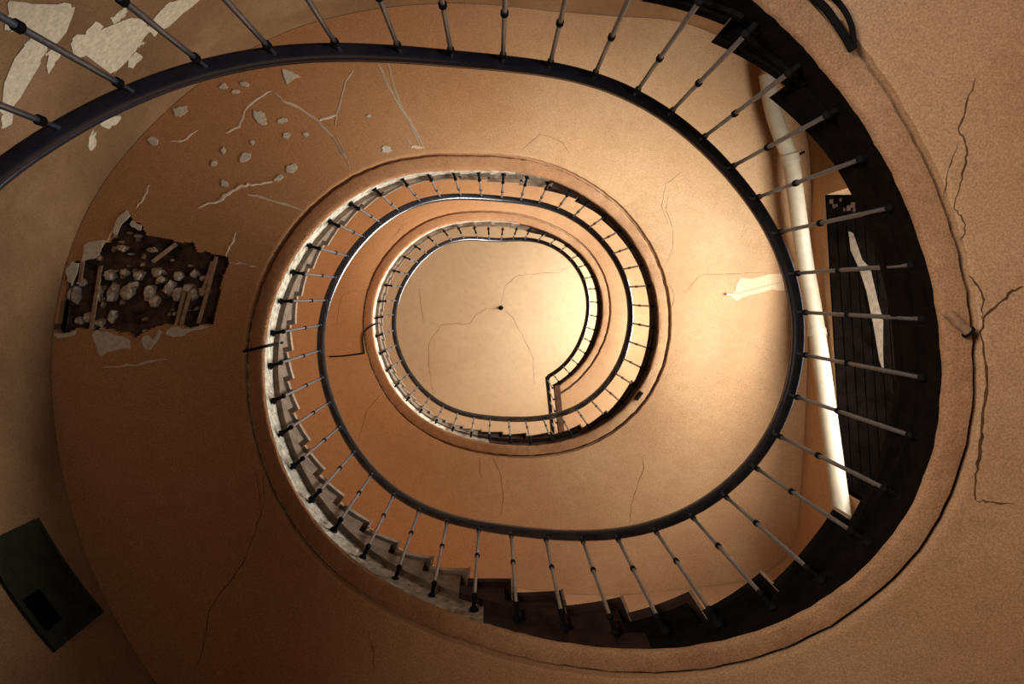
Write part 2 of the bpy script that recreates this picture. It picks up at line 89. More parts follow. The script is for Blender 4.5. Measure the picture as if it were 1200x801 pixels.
def wall_r(a):
    a = a % 360
    if a <= 33: return 3.15/math.cos(math.radians(a))
    if a >= 345: return 3.18/math.cos(math.radians(a)) if a < 355 else 3.16/math.cos(math.radians(a))
    n = len(WALL_R)
    for i in range(n-1):
        if WALL_R[i][0] <= a <= WALL_R[i+1][0]:
            a1, r1 = WALL_R[i]; a2, r2 = WALL_R[i+1]; a0, r0 = WALL_R[i-1] if i else (a1-(a2-a1), r1)
            a3, r3 = WALL_R[i+2] if i+2 < n else (a2+(a2-a1), r2)
            m1 = (r2-r0)/(a2-a0)*(a2-a1); m2 = (r3-r1)/(a3-a1)*(a2-a1); t = (a-a1)/(a2-a1)
            return (2*t**3-3*t**2+1)*r1+(t**3-2*t*t+t)*m1+(-2*t**3+3*t*t)*r2+(t**3-t*t)*m2
    return 3.15
def P(a, r, z):
    t = math.radians(a); return Vector((r*math.cos(t), r*math.sin(t), z + EYE))
SAG = [(0,-.18),(1,-.21),(2,-.14),(3,-.10),(5,-.01),(8,0),(16,-.03),(20,-.12),(24,-.22),(27,-.22),(30,-.17)]
def tread_z(i, k):               # top of step i (0..) above the eye, counted within turn k
    t = k + (i + 1) / NR
    d = next(y0+(y1-y0)*(i-x0)/(x1-x0) for (x0, y0), (x1, y1) in zip(SAG[:-1], SAG[1:]) if x0 <= i <= x1)
    return 5.2*(.815 + t - .033*t*t) - .84 + d

# ------------------------------------------------------------ helpers
def link(name, me, parent=None, mat=None):
    o = bpy.data.objects.new(name, me); C.objects.link(o)
    if mat: me.materials.clear(); me.materials.append(mat)
    if parent: o.parent = parent
    return o
def thing(name, label, cat, loc=(0, 0, 0), group=None):
    o = bpy.data.objects.new(name, None); C.objects.link(o); o.location = loc; o.empty_display_size = .2
    o['label'] = label; o['category'] = cat
    if group: o['group'] = group
    return o
def tag(o, label, cat, group=None):
    o['label'] = label; o['category'] = cat
    if group: o['group'] = group
def mesh(name, V, F, smooth=False):
    me = bpy.data.meshes.new(name); me.from_pydata([tuple(v) for v in V], [], F); me.validate(); me.update()
    bm = bmesh.new(); bm.from_mesh(me); bmesh.ops.recalc_face_normals(bm, faces=bm.faces); bm.to_mesh(me); bm.free()
    if smooth:
        me.polygons.foreach_set('use_smooth', [True]*len(me.polygons))
        me.set_sharp_from_angle(angle=math.radians(40))
    return me
def arc_block(name, a0, a1, rin, rout, zb, zt, step=2.5, parent=None, mat=None, smooth=False):
    n = max(1, int(math.ceil((a1-a0)/step))); V = []; F = []
    for i in range(n+1):
        a = a0 + (a1-a0)*i/n; r0 = rin(a); r1 = rout(a)
        V += [P(a, r0, zb(a)), P(a, r1, zb(a)), P(a, r1, zt(a)), P(a, r0, zt(a))]
        if i:
            b = 4*(i-1)
            for j in range(4): F.append((b+j, b+(j+1) % 4, b+4+(j+1) % 4, b+4+j))
    F.append((0, 1, 2, 3)); e = 4*n; F.append((e+3, e+2, e+1, e))
    return link(name, mesh(name, V, F, smooth), parent, mat)
def prism(name, pts, z0, z1, parent=None, mat=None, smooth=False):
    """closed plan polygon (x, y) extruded between world heights; z may be a function of (x, y)"""
    f0 = z0 if callable(z0) else (lambda x, y: z0); f1 = z1 if callable(z1) else (lambda x, y: z1)
    n = len(pts); V = [(x, y, f0(x, y)) for x, y in pts] + [(x, y, f1(x, y)) for x, y in pts]
    F = [(i, (i+1) % n, n+(i+1) % n, n+i) for i in range(n)]
    for t in tessellate_polygon([[Vector((x, y, 0)) for x, y in pts]]):
        F.append(tuple(t)); F.append(tuple(n+k for k in reversed(t)))
    return link(name, mesh(name, V, F), parent, mat)
def box_mb(V, F, c0, c1):
    b = len(V)
    x0, y0, z0 = c0; x1, y1, z1 = c1
    V += [(x0,y0,z0),(x1,y0,z0),(x1,y1,z0),(x0,y1,z0),(x0,y0,z1),(x1,y0,z1),(x1,y1,z1),(x0,y1,z1)]
    F += [tuple(b+k for k in q) for q in ((0,3,2,1),(4,5,6,7),(0,1,5,4),(1,2,6,5),(2,3,7,6),(3,0,4,7))]
def box(name, c0, c1, parent=None, mat=None):
    V = []; F = []; box_mb(V, F, c0, c1); return link(name, mesh(name, V, F), parent, mat)
def tube(name, pts, rad, sides=10, parent=None, mat=None, cap=True):
    pts = [Vector(p) for p in pts]; n = len(pts); V = []; F = []
    rads = rad if isinstance(rad, (list, tuple)) else [rad]*n
    up = Vector((0, 0, 1)); prev = None
    for i, p in enumerate(pts):
        t = (pts[min(i+1, n-1)] - pts[max(i-1, 0)]).normalized()
        if prev is None:
            s = t.cross(up if abs(t.z) < .9 else Vector((1, 0, 0))).normalized()
        else: s = (prev - t*prev.dot(t)).normalized()
        prev = s; u = t.cross(s)
        for j in range(sides):
            q = 2*PI*j/sides; V.append(p + (s*math.cos(q) + u*math.sin(q))*rads[i])
        if i:
            b = sides*(i-1)
            for j in range(sides): F.append((b+j, b+(j+1) % sides, b+sides+(j+1) % sides, b+sides+j))
    if cap: F.append(tuple(range(sides))); F.append(tuple(reversed(range(sides*(n-1), sides*n))))
    return link(name, mesh(name, V, F, True), parent, mat)
def smooth_path(pts, k=4):
    out = []
    for i in range(len(pts)-1):
        p0 = pts[max(i-1, 0)]; p1 = pts[i]; p2 = pts[i+1]; p3 = pts[min(i+2, len(pts)-1)]
        for j in range(k):
            f = j/k; out.append(p1 + .5*f*((p2-p0) + f*((2*p0-5*p1+4*p2-p3) + f*(3*(p1-p2)+p3-p0))))
    return out + [pts[-1]]

# ------------------------------------------------------------ materials
def nt(name):
    m = bpy.data.materials.new(name); m.use_nodes = True; t = m.node_tree; return m, t, t.nodes['Principled BSDF']
def N(t, kind, **kw):
    n = t.nodes.new(kind)
    for k, v in kw.items():
        if k in n.inputs: n.inputs[k].default_value = v
        else: setattr(n, k, v)
    return n
def ramp(t, src, stops):
    r = N(t, 'ShaderNodeValToRGB'); e = r.color_ramp.elements
    e[0].position, e[0].color = stops[0][0], (*stops[0][1], 1); e[1].position, e[1].color = stops[-1][0], (*stops[-1][1], 1)
    for p, c in stops[1:-1]:
        q = e.new(p); q.color = (*c, 1)
    t.links.new(src, r.inputs[0]); return r
def mix(t, fac, a, b, mode='MIX'):
    m = N(t, 'ShaderNodeMix'); m.data_type = 'RGBA'; m.blend_type = mode
    if isinstance(fac, float): m.inputs[0].default_value = fac
    else: t.links.new(fac, m.inputs[0])
    for s, v in ((6, a), (7, b)):
        if isinstance(v, tuple): m.inputs[s].default_value = (*v, 1)
        else: t.links.new(v, m.inputs[s])
    return m.outputs[2]
def plaster(name, c1, c2, c3, big=.8, bump=.15, speck=.35, rough=.92, shade_red=None):
    m, t, b = nt(name); co = N(t, 'ShaderNodeTexCoord').outputs['Object']
    n1 = N(t, 'ShaderNodeTexNoise', Scale=big, Detail=8.0, Roughness=.6); t.links.new(co, n1.inputs['Vector'])
    r1 = ramp(t, n1.outputs[0], [(.32, c1), (.52, c2), (.72, c3)])
    n2 = N(t, 'ShaderNodeTexNoise', Scale=9.0, Detail=10.0, Roughness=.7); t.links.new(co, n2.inputs['Vector'])
    r2 = ramp(t, n2.outputs[0], [(.3, (.72, .70, .68)), (.55, (1, 1, 1)), (.8, (1.0, 1.0, 1.0))])
    base = r1.outputs[0]
    if shade_red:                                   # redder cast of the shaded left half, put into the colour
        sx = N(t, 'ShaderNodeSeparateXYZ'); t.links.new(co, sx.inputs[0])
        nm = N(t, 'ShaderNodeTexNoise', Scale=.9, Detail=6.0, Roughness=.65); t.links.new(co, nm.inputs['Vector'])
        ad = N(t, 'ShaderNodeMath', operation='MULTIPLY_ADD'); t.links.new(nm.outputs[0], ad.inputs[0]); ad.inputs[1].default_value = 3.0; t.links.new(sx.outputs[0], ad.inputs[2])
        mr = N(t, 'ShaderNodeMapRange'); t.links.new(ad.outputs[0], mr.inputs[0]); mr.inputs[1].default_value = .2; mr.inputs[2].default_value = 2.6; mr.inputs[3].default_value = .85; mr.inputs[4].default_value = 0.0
        base = mix(t, mr.outputs[0], base, shade_red)
    c = mix(t, speck, base, mix(t, 1.0, base, r2.outputs[0], 'MULTIPLY'))
    n3 = N(t, 'ShaderNodeTexNoise', Scale=130.0, Detail=3.0); t.links.new(co, n3.inputs['Vector'])
    r3 = ramp(t, n3.outputs[0], [(.3, (.62, .60, .58)), (.7, (1.25, 1.25, 1.25))])
    c = mix(t, .8, c, mix(t, 1.0, c, r3.outputs[0], 'MULTIPLY'))
    t.links.new(c, b.inputs['Base Color']); b.inputs['Roughness'].default_value = rough
    b.inputs['Specular IOR Level'].default_value = .25
    bp = N(t, 'ShaderNodeBump', Strength=bump, Distance=.02)
    n4 = N(t, 'ShaderNodeTexNoise', Scale=14.0, Detail=8.0, Roughness=.65); t.links.new(co, n4.inputs['Vector'])
    t.links.new(n4.outputs[0], bp.inputs['Height']); t.links.new(bp.outputs[0], b.inputs['Normal'])
    return m
def simple(name, col, rough=.6, metal=0.0, spec=.5, var=.25, scale=20, bump=.0):
    m, t, b = nt(name); co = N(t, 'ShaderNodeTexCoord').outputs['Object']
    n = N(t, 'ShaderNodeTexNoise', Scale=float(scale), Detail=8.0, Roughness=.65); t.links.new(co, n.inputs['Vector'])
    r = ramp(t, n.outputs[0], [(.3, tuple(x*(1-var) for x in col)), (.7, tuple(min(1, x*(1+var)) for x in col))])
    t.links.new(r.outputs[0], b.inputs['Base Color'])
    b.inputs['Roughness'].default_value = rough; b.inputs['Metallic'].default_value = metal
    b.inputs['Specular IOR Level'].default_value = spec
    if bump:
        bp = N(t, 'ShaderNodeBump', Strength=bump, Distance=.01); t.links.new(n.outputs[0], bp.inputs['Height']); t.links.new(bp.outputs[0], b.inputs['Normal'])
    return m
M_SOFFIT = plaster('ochre_soffit_plaster', (.41, .215, .11), (.49, .295, .155), (.55, .36, .205), .55, shade_red=(.50, .225, .085))
M_BAND = plaster('grimy_moulded_band', (.31, .16, .08), (.42, .24, .125), (.50, .31, .165), 1.6, bump=.35, speck=.7, shade_red=(.44, .19, .075))
M_WALL = plaster('shaded_ochre_wall_plaster', (.17, .09, .04), (.25, .138, .064), (.35, .21, .105), .9)  # left and upper walls: their shade is put into a darker base
M_CEIL = plaster('ceiling_plaster', (.52, .365, .22), (.57, .41, .25), (.60, .44, .275), .5, bump=.08)
M_WHITE = simple('flaking_whitewash', (.55, .49, .38), .85, var=.75, scale=22, bump=.6)
M_DSTR = simple('dark_shaded_string', (.035, .018, .012), .85, spec=.15, var=.5, scale=12, bump=.4)  # shaded copy for faces turned away from the windows
M_SHADE = simple('black_shaded_string', (.007, .005, .004), .9, spec=.05, var=.5, scale=12, bump=.4)  # deeper shaded copy for the lowest turn, shade held in the colour
M_DULL = simple('dull_flaking_paint', (.10, .07, .045), .95, var=.4, scale=20)
M_GREY = simple('half_shaded_whitewash', (.30, .24, .17), .9, var=.8, scale=20, bump=.6)  # painted fall-off of light between white and shaded string
M_CHIP = simple('bare_lime_plaster', (.60, .50, .35), .95, var=.25, scale=30, bump=.4)
M_SCR = simple('scraped_plaster', (.66, .47, .30), .95, var=.12, scale=40)
M_CRACK = simple('crack_dirt', (.12, .06, .03), 1.0, spec=.05, var=.4)
M_STONE = simple('worn_step_stone', (.17, .115, .075), .8, var=.5, scale=16, bump=.5)
M_TREAD = simple('tread_slab_stone', (.27, .19, .125), .7, var=.35, scale=18, bump=.3)
M_RAIL = simple('dark_varnished_handrail', (.022, .020, .024), .22, spec=.9, var=.4, scale=10)
M_RAIL.node_tree.nodes['Principled BSDF'].inputs['Coat Weight'].default_value = .7
M_RAIL.node_tree.nodes['Principled BSDF'].inputs['Coat Roughness'].default_value = .12
M_IRON = simple('bare_grey_iron', (.12, .145, .175), .30, metal=.5, var=.3, scale=40)
M_BLACK = simple('blackened_iron', (.007, .006, .0055), .85, metal=.0, spec=.1, var=.4, scale=30)
M_PIPE = simple('cream_painted_pipe', (.38, .32, .23), .5, var=.12, scale=9, bump=.1)
M_DARK = simple('dark_panel_recess_shade', (.003, .002, .0015), .95, spec=.0, var=.5, scale=8)  # near-black; on the window lining it holds the recess shade
M_HOLE = simple('dark_brown_cavity', (.085, .05, .03), 1.0, spec=.05, var=.85, scale=9, bump=1.0)  # mottled dark brown back of the hole
M_RUBBLE = simple('crumbling_rubble', (.52, .40, .27), .95, var=.6, scale=26, bump=1.0)
M_LATH = simple('old_lath_wood', (.34, .20, .11), .85, var=.4, scale=24, bump=.4)
M_GREEN = simple('dark_green_paint', (.022, .022, .013), .9, spec=.1, var=.3, scale=9)
M_FLOOR = simple('stone_floor', (.20, .15, .11), .7, var=.25, scale=4, bump=.2)
M_FRAME = simple('old_cream_window_paint', (.62, .52, .38), .6, var=.2, scale=14)
def glass():
    m = bpy.data.materials.new('window_glass'); m.use_nodes = True; t = m.node_tree; t.nodes.clear()
    o = N(t, 'ShaderNodeOutputMaterial'); tr = N(t, 'ShaderNodeBsdfTransparent'); g = N(t, 'ShaderNodeBsdfGlossy', Roughness=.02)
    f = N(t, 'ShaderNodeFresnel', IOR=1.5); x = N(t, 'ShaderNodeMixShader')
    t.links.new(f.outputs[0], x.inputs[0]); t.links.new(tr.outputs[0], x.inputs[1]); t.links.new(g.outputs[0], x.inputs[2]); t.links.new(x.outputs[0], o.inputs[0])
    return m
M_GLASS = glass()

# ------------------------------------------------------------ setting
Z_FLOOR = 0.0; Z_CEIL = EYE + CEIL
def structure(o, label=None):
    o['kind'] = 'structure'
    if label: o['label'] = label
    return o
ring = [(4.6*math.cos(math.radians(a)), 4.6*math.sin(math.radians(a))) for a in range(0, 360, 10)]
structure(prism('floor', ring, -0.2, Z_FLOOR, None, M_FLOOR), 'stone ground floor of the stairwell')
ceil_o = structure(prism('ceiling', ring, Z_CEIL, Z_CEIL+.2, None, M_CEIL), 'flat cracked ochre ceiling closing the top of the stairwell')
def wall_panel(name, a0, a1, label):
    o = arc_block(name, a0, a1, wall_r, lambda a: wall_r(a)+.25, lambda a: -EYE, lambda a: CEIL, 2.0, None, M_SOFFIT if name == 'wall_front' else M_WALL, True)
    return structure(o, label)
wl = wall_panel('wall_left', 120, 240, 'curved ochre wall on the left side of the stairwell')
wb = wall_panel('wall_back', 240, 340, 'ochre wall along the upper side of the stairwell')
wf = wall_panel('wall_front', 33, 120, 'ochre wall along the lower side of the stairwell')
WY0, WY1 = -.95, 1.78
V = []; F = []
yA, yB = 3.34*math.sin(math.radians(-20)), 3.15*math.tan(math.radians(33))
box_mb(V, F, (3.15, yA, 0), (3.78, WY0, Z_CEIL)); box_mb(V, F, (3.15, WY1, 0), (3.78, yB, Z_CEIL))
WIN = [(EYE+4.35, EYE+7.58, EYE+7.06), (EYE+9.2, EYE+12.0, EYE+12.0), (EYE+13.9, EYE+16.5, EYE+16.5)]
z = 0.0
for zs_, zt0, zt1 in WIN:
    box_mb(V, F, (3.15, WY0, z), (3.78, WY1, zs_)); z = max(zt0, zt1)
    if zt0 != zt1:                 # sagging lintel
        b = len(V); V += [(3.15,WY0,zt0),(3.78,WY0,zt0),(3.78,WY1,zt1),(3.15,WY1,zt1),(3.15,WY0,z+.001),(3.78,WY0,z+.001),(3.78,WY1,z+.001),(3.15,WY1,z+.001)]
        F += [tuple(b+k for k in q) for q in ((0,3,2,1),(4,5,6,7),(0,1,5,4),(1,2,6,5),(2,3,7,6),(3,0,4,7))]
box_mb(V, F, (3.15, WY0, z), (3.78, WY1, Z_CEIL))
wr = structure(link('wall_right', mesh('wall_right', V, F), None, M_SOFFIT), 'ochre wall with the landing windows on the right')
for i, (zs_, zt0, zt1) in enumerate(WIN):
    w = bpy.data.objects.new('window_%d' % (i+1), None); C.objects.link(w); w.location = (3.6, (WY0+WY1)/2, zs_)
    w['kind'] = 'structure'; w['label'] = ['deep dark landing window recess beside the pale pipe', 'landing window hidden above the middle flight', 'landing window by the topmost landing'][i]
    inv = Matrix.Translation(w.location).inverted()
    def part(o):
        o.parent = w; o.matrix_parent_inverse = inv; return o
    zt = min(zt0, zt1)
    # boarded head lining with the recess shade in its colour: separate planks running along the opening
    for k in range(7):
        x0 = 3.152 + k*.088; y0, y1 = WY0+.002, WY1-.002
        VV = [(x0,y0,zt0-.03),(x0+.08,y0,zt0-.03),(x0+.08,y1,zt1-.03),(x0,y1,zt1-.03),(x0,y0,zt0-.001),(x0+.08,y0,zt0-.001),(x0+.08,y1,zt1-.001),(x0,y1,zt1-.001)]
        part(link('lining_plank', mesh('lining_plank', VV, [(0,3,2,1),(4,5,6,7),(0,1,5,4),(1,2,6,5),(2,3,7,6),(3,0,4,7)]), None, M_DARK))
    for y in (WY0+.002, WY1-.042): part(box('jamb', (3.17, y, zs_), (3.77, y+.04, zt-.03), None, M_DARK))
    part(box('sill', (3.08, WY0-.05, zs_-.04), (3.77, WY1+.05, zs_+.002), None, M_FRAME))
    for y in (WY0+.05, (WY0+WY1)/2-.03, WY1-.11): part(box('stile', (3.82, y, zs_), (3.87, y+.06, zt), None, M_FRAME))
    for q in range(4):
        zz = zs_ + (zt-zs_-.06)*q/3; part(box('glazing_bar', (3.825, WY0+.05, zz), (3.865, WY1-.05, zz+.05), None, M_FRAME))
    part(box('pane', (3.843, WY0+.06, zs_+.02), (3.849, WY1-.06, zt-.02), None, M_GLASS))
    if i == 0:
        # flaking strip and rubble at the head of the recess
        pts = [(3.335,-.60),(3.38,-.58),(3.45,-.33),(3.52,-.25),(3.57,.04),(3.61,.24),(3.59,.52),(3.585,.72),(3.55,.60),(3.52,.32),(3.47,-.04),(3.41,-.26),(3.345,-.42)]
        hz = lambda x, y: zt0 + (zt1-zt0)*(y-WY0)/(WY1-WY0)
        o = prism('flaking_paint', pts, lambda x, y: hz(x, y)-.045, lambda x, y: hz(x, y)-.031, None, M_DULL); part(o); o['label'] = 'pale flaking strip at the head of the dark recess'
        for k in range(9):
            x = 3.17+.032*k+random.uniform(-.01, .01); y = WY0+.03+random.uniform(0, .12); s = random.uniform(.02, .04)
            part(box('rubble', (x, y, hz(x, y)-.03-s), (x+s, y+s*1.3, hz(x, y)-.02), None, M_DSTR))
# entrance door, out of view below the camera
d = bpy.data.objects.new('door_1', None); C.objects.link(d); d.location = (0, -2.54, 0); d['kind'] = 'structure'; d['label'] = 'entrance door at the foot of the stairwell'
for nme, a, b, mt in (('door_leaf', (-.7, -2.55, 0), (.7, -2.50, 2.4), M_GREEN), ('door_frame', (-.8, -2.555, 0), (-.7, -2.47, 2.5), M_FRAME), ('door_frame', (.7, -2.555, 0), (.8, -2.47, 2.5), M_FRAME), ('door_frame', (-.8, -2.555, 2.4), (.8, -2.47, 2.5), M_FRAME)):
    o = box(nme, a, b, None, mt); o.parent = d; o.matrix_parent_inverse = Matrix.Translation(d.location).inverted()

# ------------------------------------------------------------ marks on surfaces
def inside(poly, x, y):
    c = False; n = len(poly)
    for i in range(n):
        x1, y1 = poly[i]; x2, y2 = poly[i-1]
        if (y1 > y) != (y2 > y) and x < (x2-x1)*(y-y1)/(y2-y1)+x1: c = not c
    return c
def soffit_point(a, r, lift=0.0): return P(a, r, sof_z(a) - lift)
def wall_point(a, z, lift=0.0): return P(a, wall_r(a) - lift, z)
def ceil_point(x, y, lift=0.0): return Vector((x, y, Z_CEIL - lift))
def jitter_line(pts, amp, cut):
    out = [pts[0]]; rr = random.Random(int(abs(pts[0][0]*100)))
    for p, q in zip(pts[:-1], pts[1:]):
        for k in range(1, cut+1):
            f = k/cut; e = amp if k < cut else amp*.3
            out.append((p[0]+(q[0]-p[0])*f+rr.uniform(-e, e)*SX, p[1]+(q[1]-p[1])*f+rr.uniform(-e, e)))
    return out
SX = 25.0      # degrees per metre of sideways jitter on curved surfaces
def ribbon(name, pts, w, fn, lift, parent, mat, cut=4, amp=.006, taper=True):
    pts = jitter_line(pts, amp, cut); n = len(pts); V = []; F = []
    Q = [fn(*p) for p in pts]; rr = random.Random(n)
    for i, (p, q) in enumerate(zip(pts, Q)):
        t = (Q[min(i+1, n-1)]-Q[max(i-1, 0)]).normalized()
        nrm = (fn(p[0], p[1], .01)-q).normalized(); s = t.cross(nrm).normalized()
        ww = w*.5*rr.uniform(.55, 1.3)*(1 if not taper else min(1, .35+1.3*min(i, n-1-i)/n*2))
        V += [q - s*ww + nrm*.0006, q + nrm*lift, q + s*ww + nrm*.0006]
        if i: b = 3*(i-1); F += [(b, b+1, b+4, b+3), (b+1, b+2, b+5, b+4)]
    return link(name, mesh(name, V, F), parent, mat)
def patch(name, poly, fn, lift, parent, mat, cut=2, amp=.006, sub=1):
    poly = jitter_line(poly+[poly[0]], amp, cut)[:-1]
    sc = 1/18.0
    bm = bmesh.new(); vs_ = [bm.verts.new((x*sc if fn is not ceil_point else x, y, 0)) for x, y in poly]
    f = bm.faces.new(vs_); bmesh.ops.triangulate(bm, faces=[f], ngon_method='EAR_CLIP')
    for _ in range(sub):
        es = [e for e in bm.edges if e.calc_length() > .12]
        if es: bmesh.ops.subdivide_edges(bm, edges=es, cuts=1); bmesh.ops.triangulate(bm, faces=bm.faces[:])
    be = [e for e in bm.edges if len(e.link_faces) == 1]
    r = bmesh.ops.extrude_edge_only(bm, edges=be); low = {v for v in r['geom'] if isinstance(v, bmesh.types.BMVert)}
    for v in bm.verts:
        x = v.co.x/sc if fn is not ceil_point else v.co.x
        v.co = fn(x, v.co.y, -.002 if v in low else lift)
    bmesh.ops.recalc_face_normals(bm, faces=bm.faces)
    me = bpy.data.meshes.new(name); bm.to_mesh(me); bm.free()
    return link(name, me, parent, mat)

# ------------------------------------------------------------ staircase
stair = thing('staircase', 'open-well winding staircase with plastered underside and stone steps', 'staircase')
A0 = -322.0
def hole_here(a, r): return inside(HOLE, a, r)
def make_soffit(a0, a1, name):
    As = []; a = a0
    while a < a1-1e-6:
        As.append(a); a += .25 if 166 <= a < 204 else 1.5
    As.append(a1)
    fine = a0 < 180 < a1
    V = []; F = []; rows = []; BF = []
    for a in As:
        s = str_r(a); g = gro_r(a); w = wall_r(a)-.004; rw = random.Random(int(a*4)); j = rw.uniform(-.004, .004); e = rw.uniform(-.003, .003)
        prof = [(s+e, .030), (s+e+.004, .010), (s+.014, .001), (s+.04, 0.0), (g-.045, -.004), (g-.022+j, 0.0), (g-.016+j, .034), (g+.006+j, .040), (g+.014+j, .004), (g+.022+j, 0.0)]
        k = 80 if fine else 4; r0 = g+.022+j
        prof += [(r0+(w-r0)*q/k, 0.0) for q in range(1, k+1)]
        rows.append(prof); V += [P(a, r, sof_z(a)+dz) for r, dz in prof]
    n = len(rows[0])
    kept = set()
    for i in range(len(As)-1):
        am = (As[i]+As[i+1])/2
        for j in range(n-1):
            if fine and 164 < am < 206 and j > 9 and hole_here(am, (rows[i][j][0]+rows[i+1][j+1][0])/2): continue
            kept.add((i, j)); F.append((i*n+j, i*n+j+1, (i+1)*n+j+1, (i+1)*n+j)); BF.append(j < 7)
    # broken edge of the hole goes up into the cavity
    if fine:
        base = len(V); extra = {}
        def up(vi):
            if vi not in extra:
                extra[vi] = len(V); V.append(V[vi] + Vector((0, 0, .075)))
            return extra[vi]
        for i in range(len(As)-1):
            if not 165 < As[i] < 205: continue
            for j in range(10, n-1):
                if (i, j) in kept: continue
                for (di, dj, v1, v2) in ((-1, 0, i*n+j, i*n+j+1), (1, 0, (i+1)*n+j, (i+1)*n+j+1), (0, -1, i*n+j, (i+1)*n+j), (0, 1, i*n+j+1, (i+1)*n+j+1)):
                    if (i+di, j+dj) in kept: F.append((v1, v2, up(v2), up(v1)))
    me = mesh(name, V, F, True)
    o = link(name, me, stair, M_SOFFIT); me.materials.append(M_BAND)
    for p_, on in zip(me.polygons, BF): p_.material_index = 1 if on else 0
    return o
TURNS = [(A0, -38.0), (-38.0, 326.0), (326.0, 686.0), (686.0, A_END)]
SOF = [make_soffit(a, b, 'soffit') for a, b in TURNS]
def soffit_of(a):
    for (x, y), o in zip(TURNS, SOF):
        if x <= a <= y: return o
    return SOF[-1]
SOF[0]['label'] = 'underside of the lowest flight'; SOF[1]['label'] = 'underside of the flight with the broken plaster hole'
SOF[2]['label'] = 'underside of the middle flight'; SOF[3]['label'] = 'underside of the top landing'
# string band along the well, white with shade painted into the dark stretches
def string_part(a, b, mat):
    arc_block('string', a, b, lambda x: str_r(x)-.002, lambda x: str_r(x)+.12, lambda x: sof_z(x)+.028, lambda x: sof_z(x)+(.20 if mat in (M_DSTR, M_SHADE) else .25), 1.5, stair, mat, True)
cuts = [(A0, -270, M_DSTR), (-270, -68, M_WHITE), (-68, 66, M_SHADE), (66, 92, M_DSTR), (92, 118, M_GREY), (118, 280, M_WHITE), (280, 296, M_GREY), (296, 452, M_DSTR), (452, 470, M_GREY), (470, 650, M_WHITE), (650, A_END, M_DSTR)]
for a, b, mt in cuts: string_part(a, b, mt)
def dark_side(a): return not 96 < a % 360 < 290  # steps here take the shaded copies of the stone
def gap(a): return max(.012, min(.075, str_r(a)-rail_r(a)-.016))
def step_at(i, k, a0, a1):
    zt = tread_z(i, k)
    o = arc_block('step', a0, a1, lambda a: str_r(a)-gap(a)*.55, lambda a: wall_r(a)-.012, lambda a: min(sof_z(a)+.235, zt-.08), lambda a: zt-.05, 3, stair, (M_SHADE if a0 < 66 else M_DSTR) if dark_side(a0) else M_STONE)
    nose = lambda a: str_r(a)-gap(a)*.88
    t = arc_block('tread', a0-1.28, a1-1.4, nose, lambda a: wall_r(a)-.012, lambda a: zt-.05, lambda a: zt, 3, o, (M_SHADE if a0 < 58 else M_DSTR) if dark_side(a0) else M_TREAD)
    if i < 10: arc_block('riser', a0-1.75, a0-1.3, lambda a: str_r(a)-gap(a)*.97, lambda a: wall_r(a)-.012, lambda a: zt-.155, lambda a: zt, 3, o, M_TREAD)
for k in (-1, 0, 1):
    for i, a in enumerate(RISER_ANGLES):
        a0 = a+360*k; a1 = RISER_ANGLES[i+1]+360*k if i+1 < NR else 393.5+360*k
        if i+1 == NR and k == 1: a1 = A_END
        if i+1 == NR:
            zt = tread_z(i, k)
            o = arc_block('landing', a0, a1, lambda a: str_r(a)-gap(a)*.55, lambda a: wall_r(a)-.012, lambda a: sof_z(a)+.19, lambda a: zt-.05, 3, stair, M_SHADE if k == -1 else M_DSTR)
            arc_block('tread', a0-1.6, a1-(.1 if k < 1 else 0), lambda a: str_r(a)-gap(a)*.8, lambda a: wall_r(a)-.012, lambda a: zt-.05, lambda a: zt, 3, o, M_SHADE if k == -1 else M_DSTR)
        else: step_at(i, k, a0, a1)
# free edge of the top landing, running across to the wall
zt = tread_z(NR-1, 1)+EYE; zb = sof_z(777)+EYE
e0 = Vector((.966, 1.497)); ed = Vector((.085, .826)).normalized()
e1 = e0 + ed*1.76
far = [P(a, wall_r(a)-.012, 0) for a in (A_END-.2, 62, 66)]
poly = [(e0.x, e0.y)] + [(p.x, p.y) for p in far if p.x > e1.x] + [(e1.x, e1.y)]
prism('landing_edge', poly, zb+.04, zt, stair, M_DSTR)
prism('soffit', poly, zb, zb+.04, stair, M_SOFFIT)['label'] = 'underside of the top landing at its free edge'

M_BEAM = simple('brown_edge_beam', (.075, .035, .02), .8, spec=.15, var=.35, scale=12)
q0 = e0 - ed*.05; q1 = e0 + ed*1.74
prism('edge_beam', [(q0.x, q0.y), (q0.x+.085, q0.y-.02), (q1.x+.085, q1.y), (q1.x, q1.y)], zb-.03, zb+.01, stair, M_BEAM)

# cracks, chips and scrapes
for w, L in CRACKS:
    ribbon('crack', L, w*.0011, soffit_point, .0010, soffit_of(L[0][0]), M_CRACK)
for w, L in SCRATCHES:
    ribbon('plaster_scrape', L, w*.0034, soffit_point, .003, soffit_of(L[0][0]), M_SCR, amp=.008)
for L in CHIPS: patch('bare_patch', L, soffit_point, .005, soffit_of(L[0][0]), M_CHIP, amp=.008)
for L in RIM_PATCHES: patch('bare_patch', L, soffit_point, .006, SOF[1], M_CHIP, amp=.008)
patch('bare_patch', SCAR, soffit_point, .005, soffit_of(SCAR[0][0]), M_SCR, amp=.006)['label'] = 'pale scar at the right of the middle flight'
tube('wall_hook', [soffit_point(*SCAR_HOOK[0], .03), soffit_point(*SCAR_HOOK[1], .012), soffit_point(*SCAR_HOOK[2], .008)], [.012, .008, .007], 8, soffit_of(SCAR[0][0]), M_CHIP)
for L in WALL_PATCHES: patch('bare_patch', L, wall_point, .004, wl, M_CHIP, cut=7, amp=.028, sub=3)
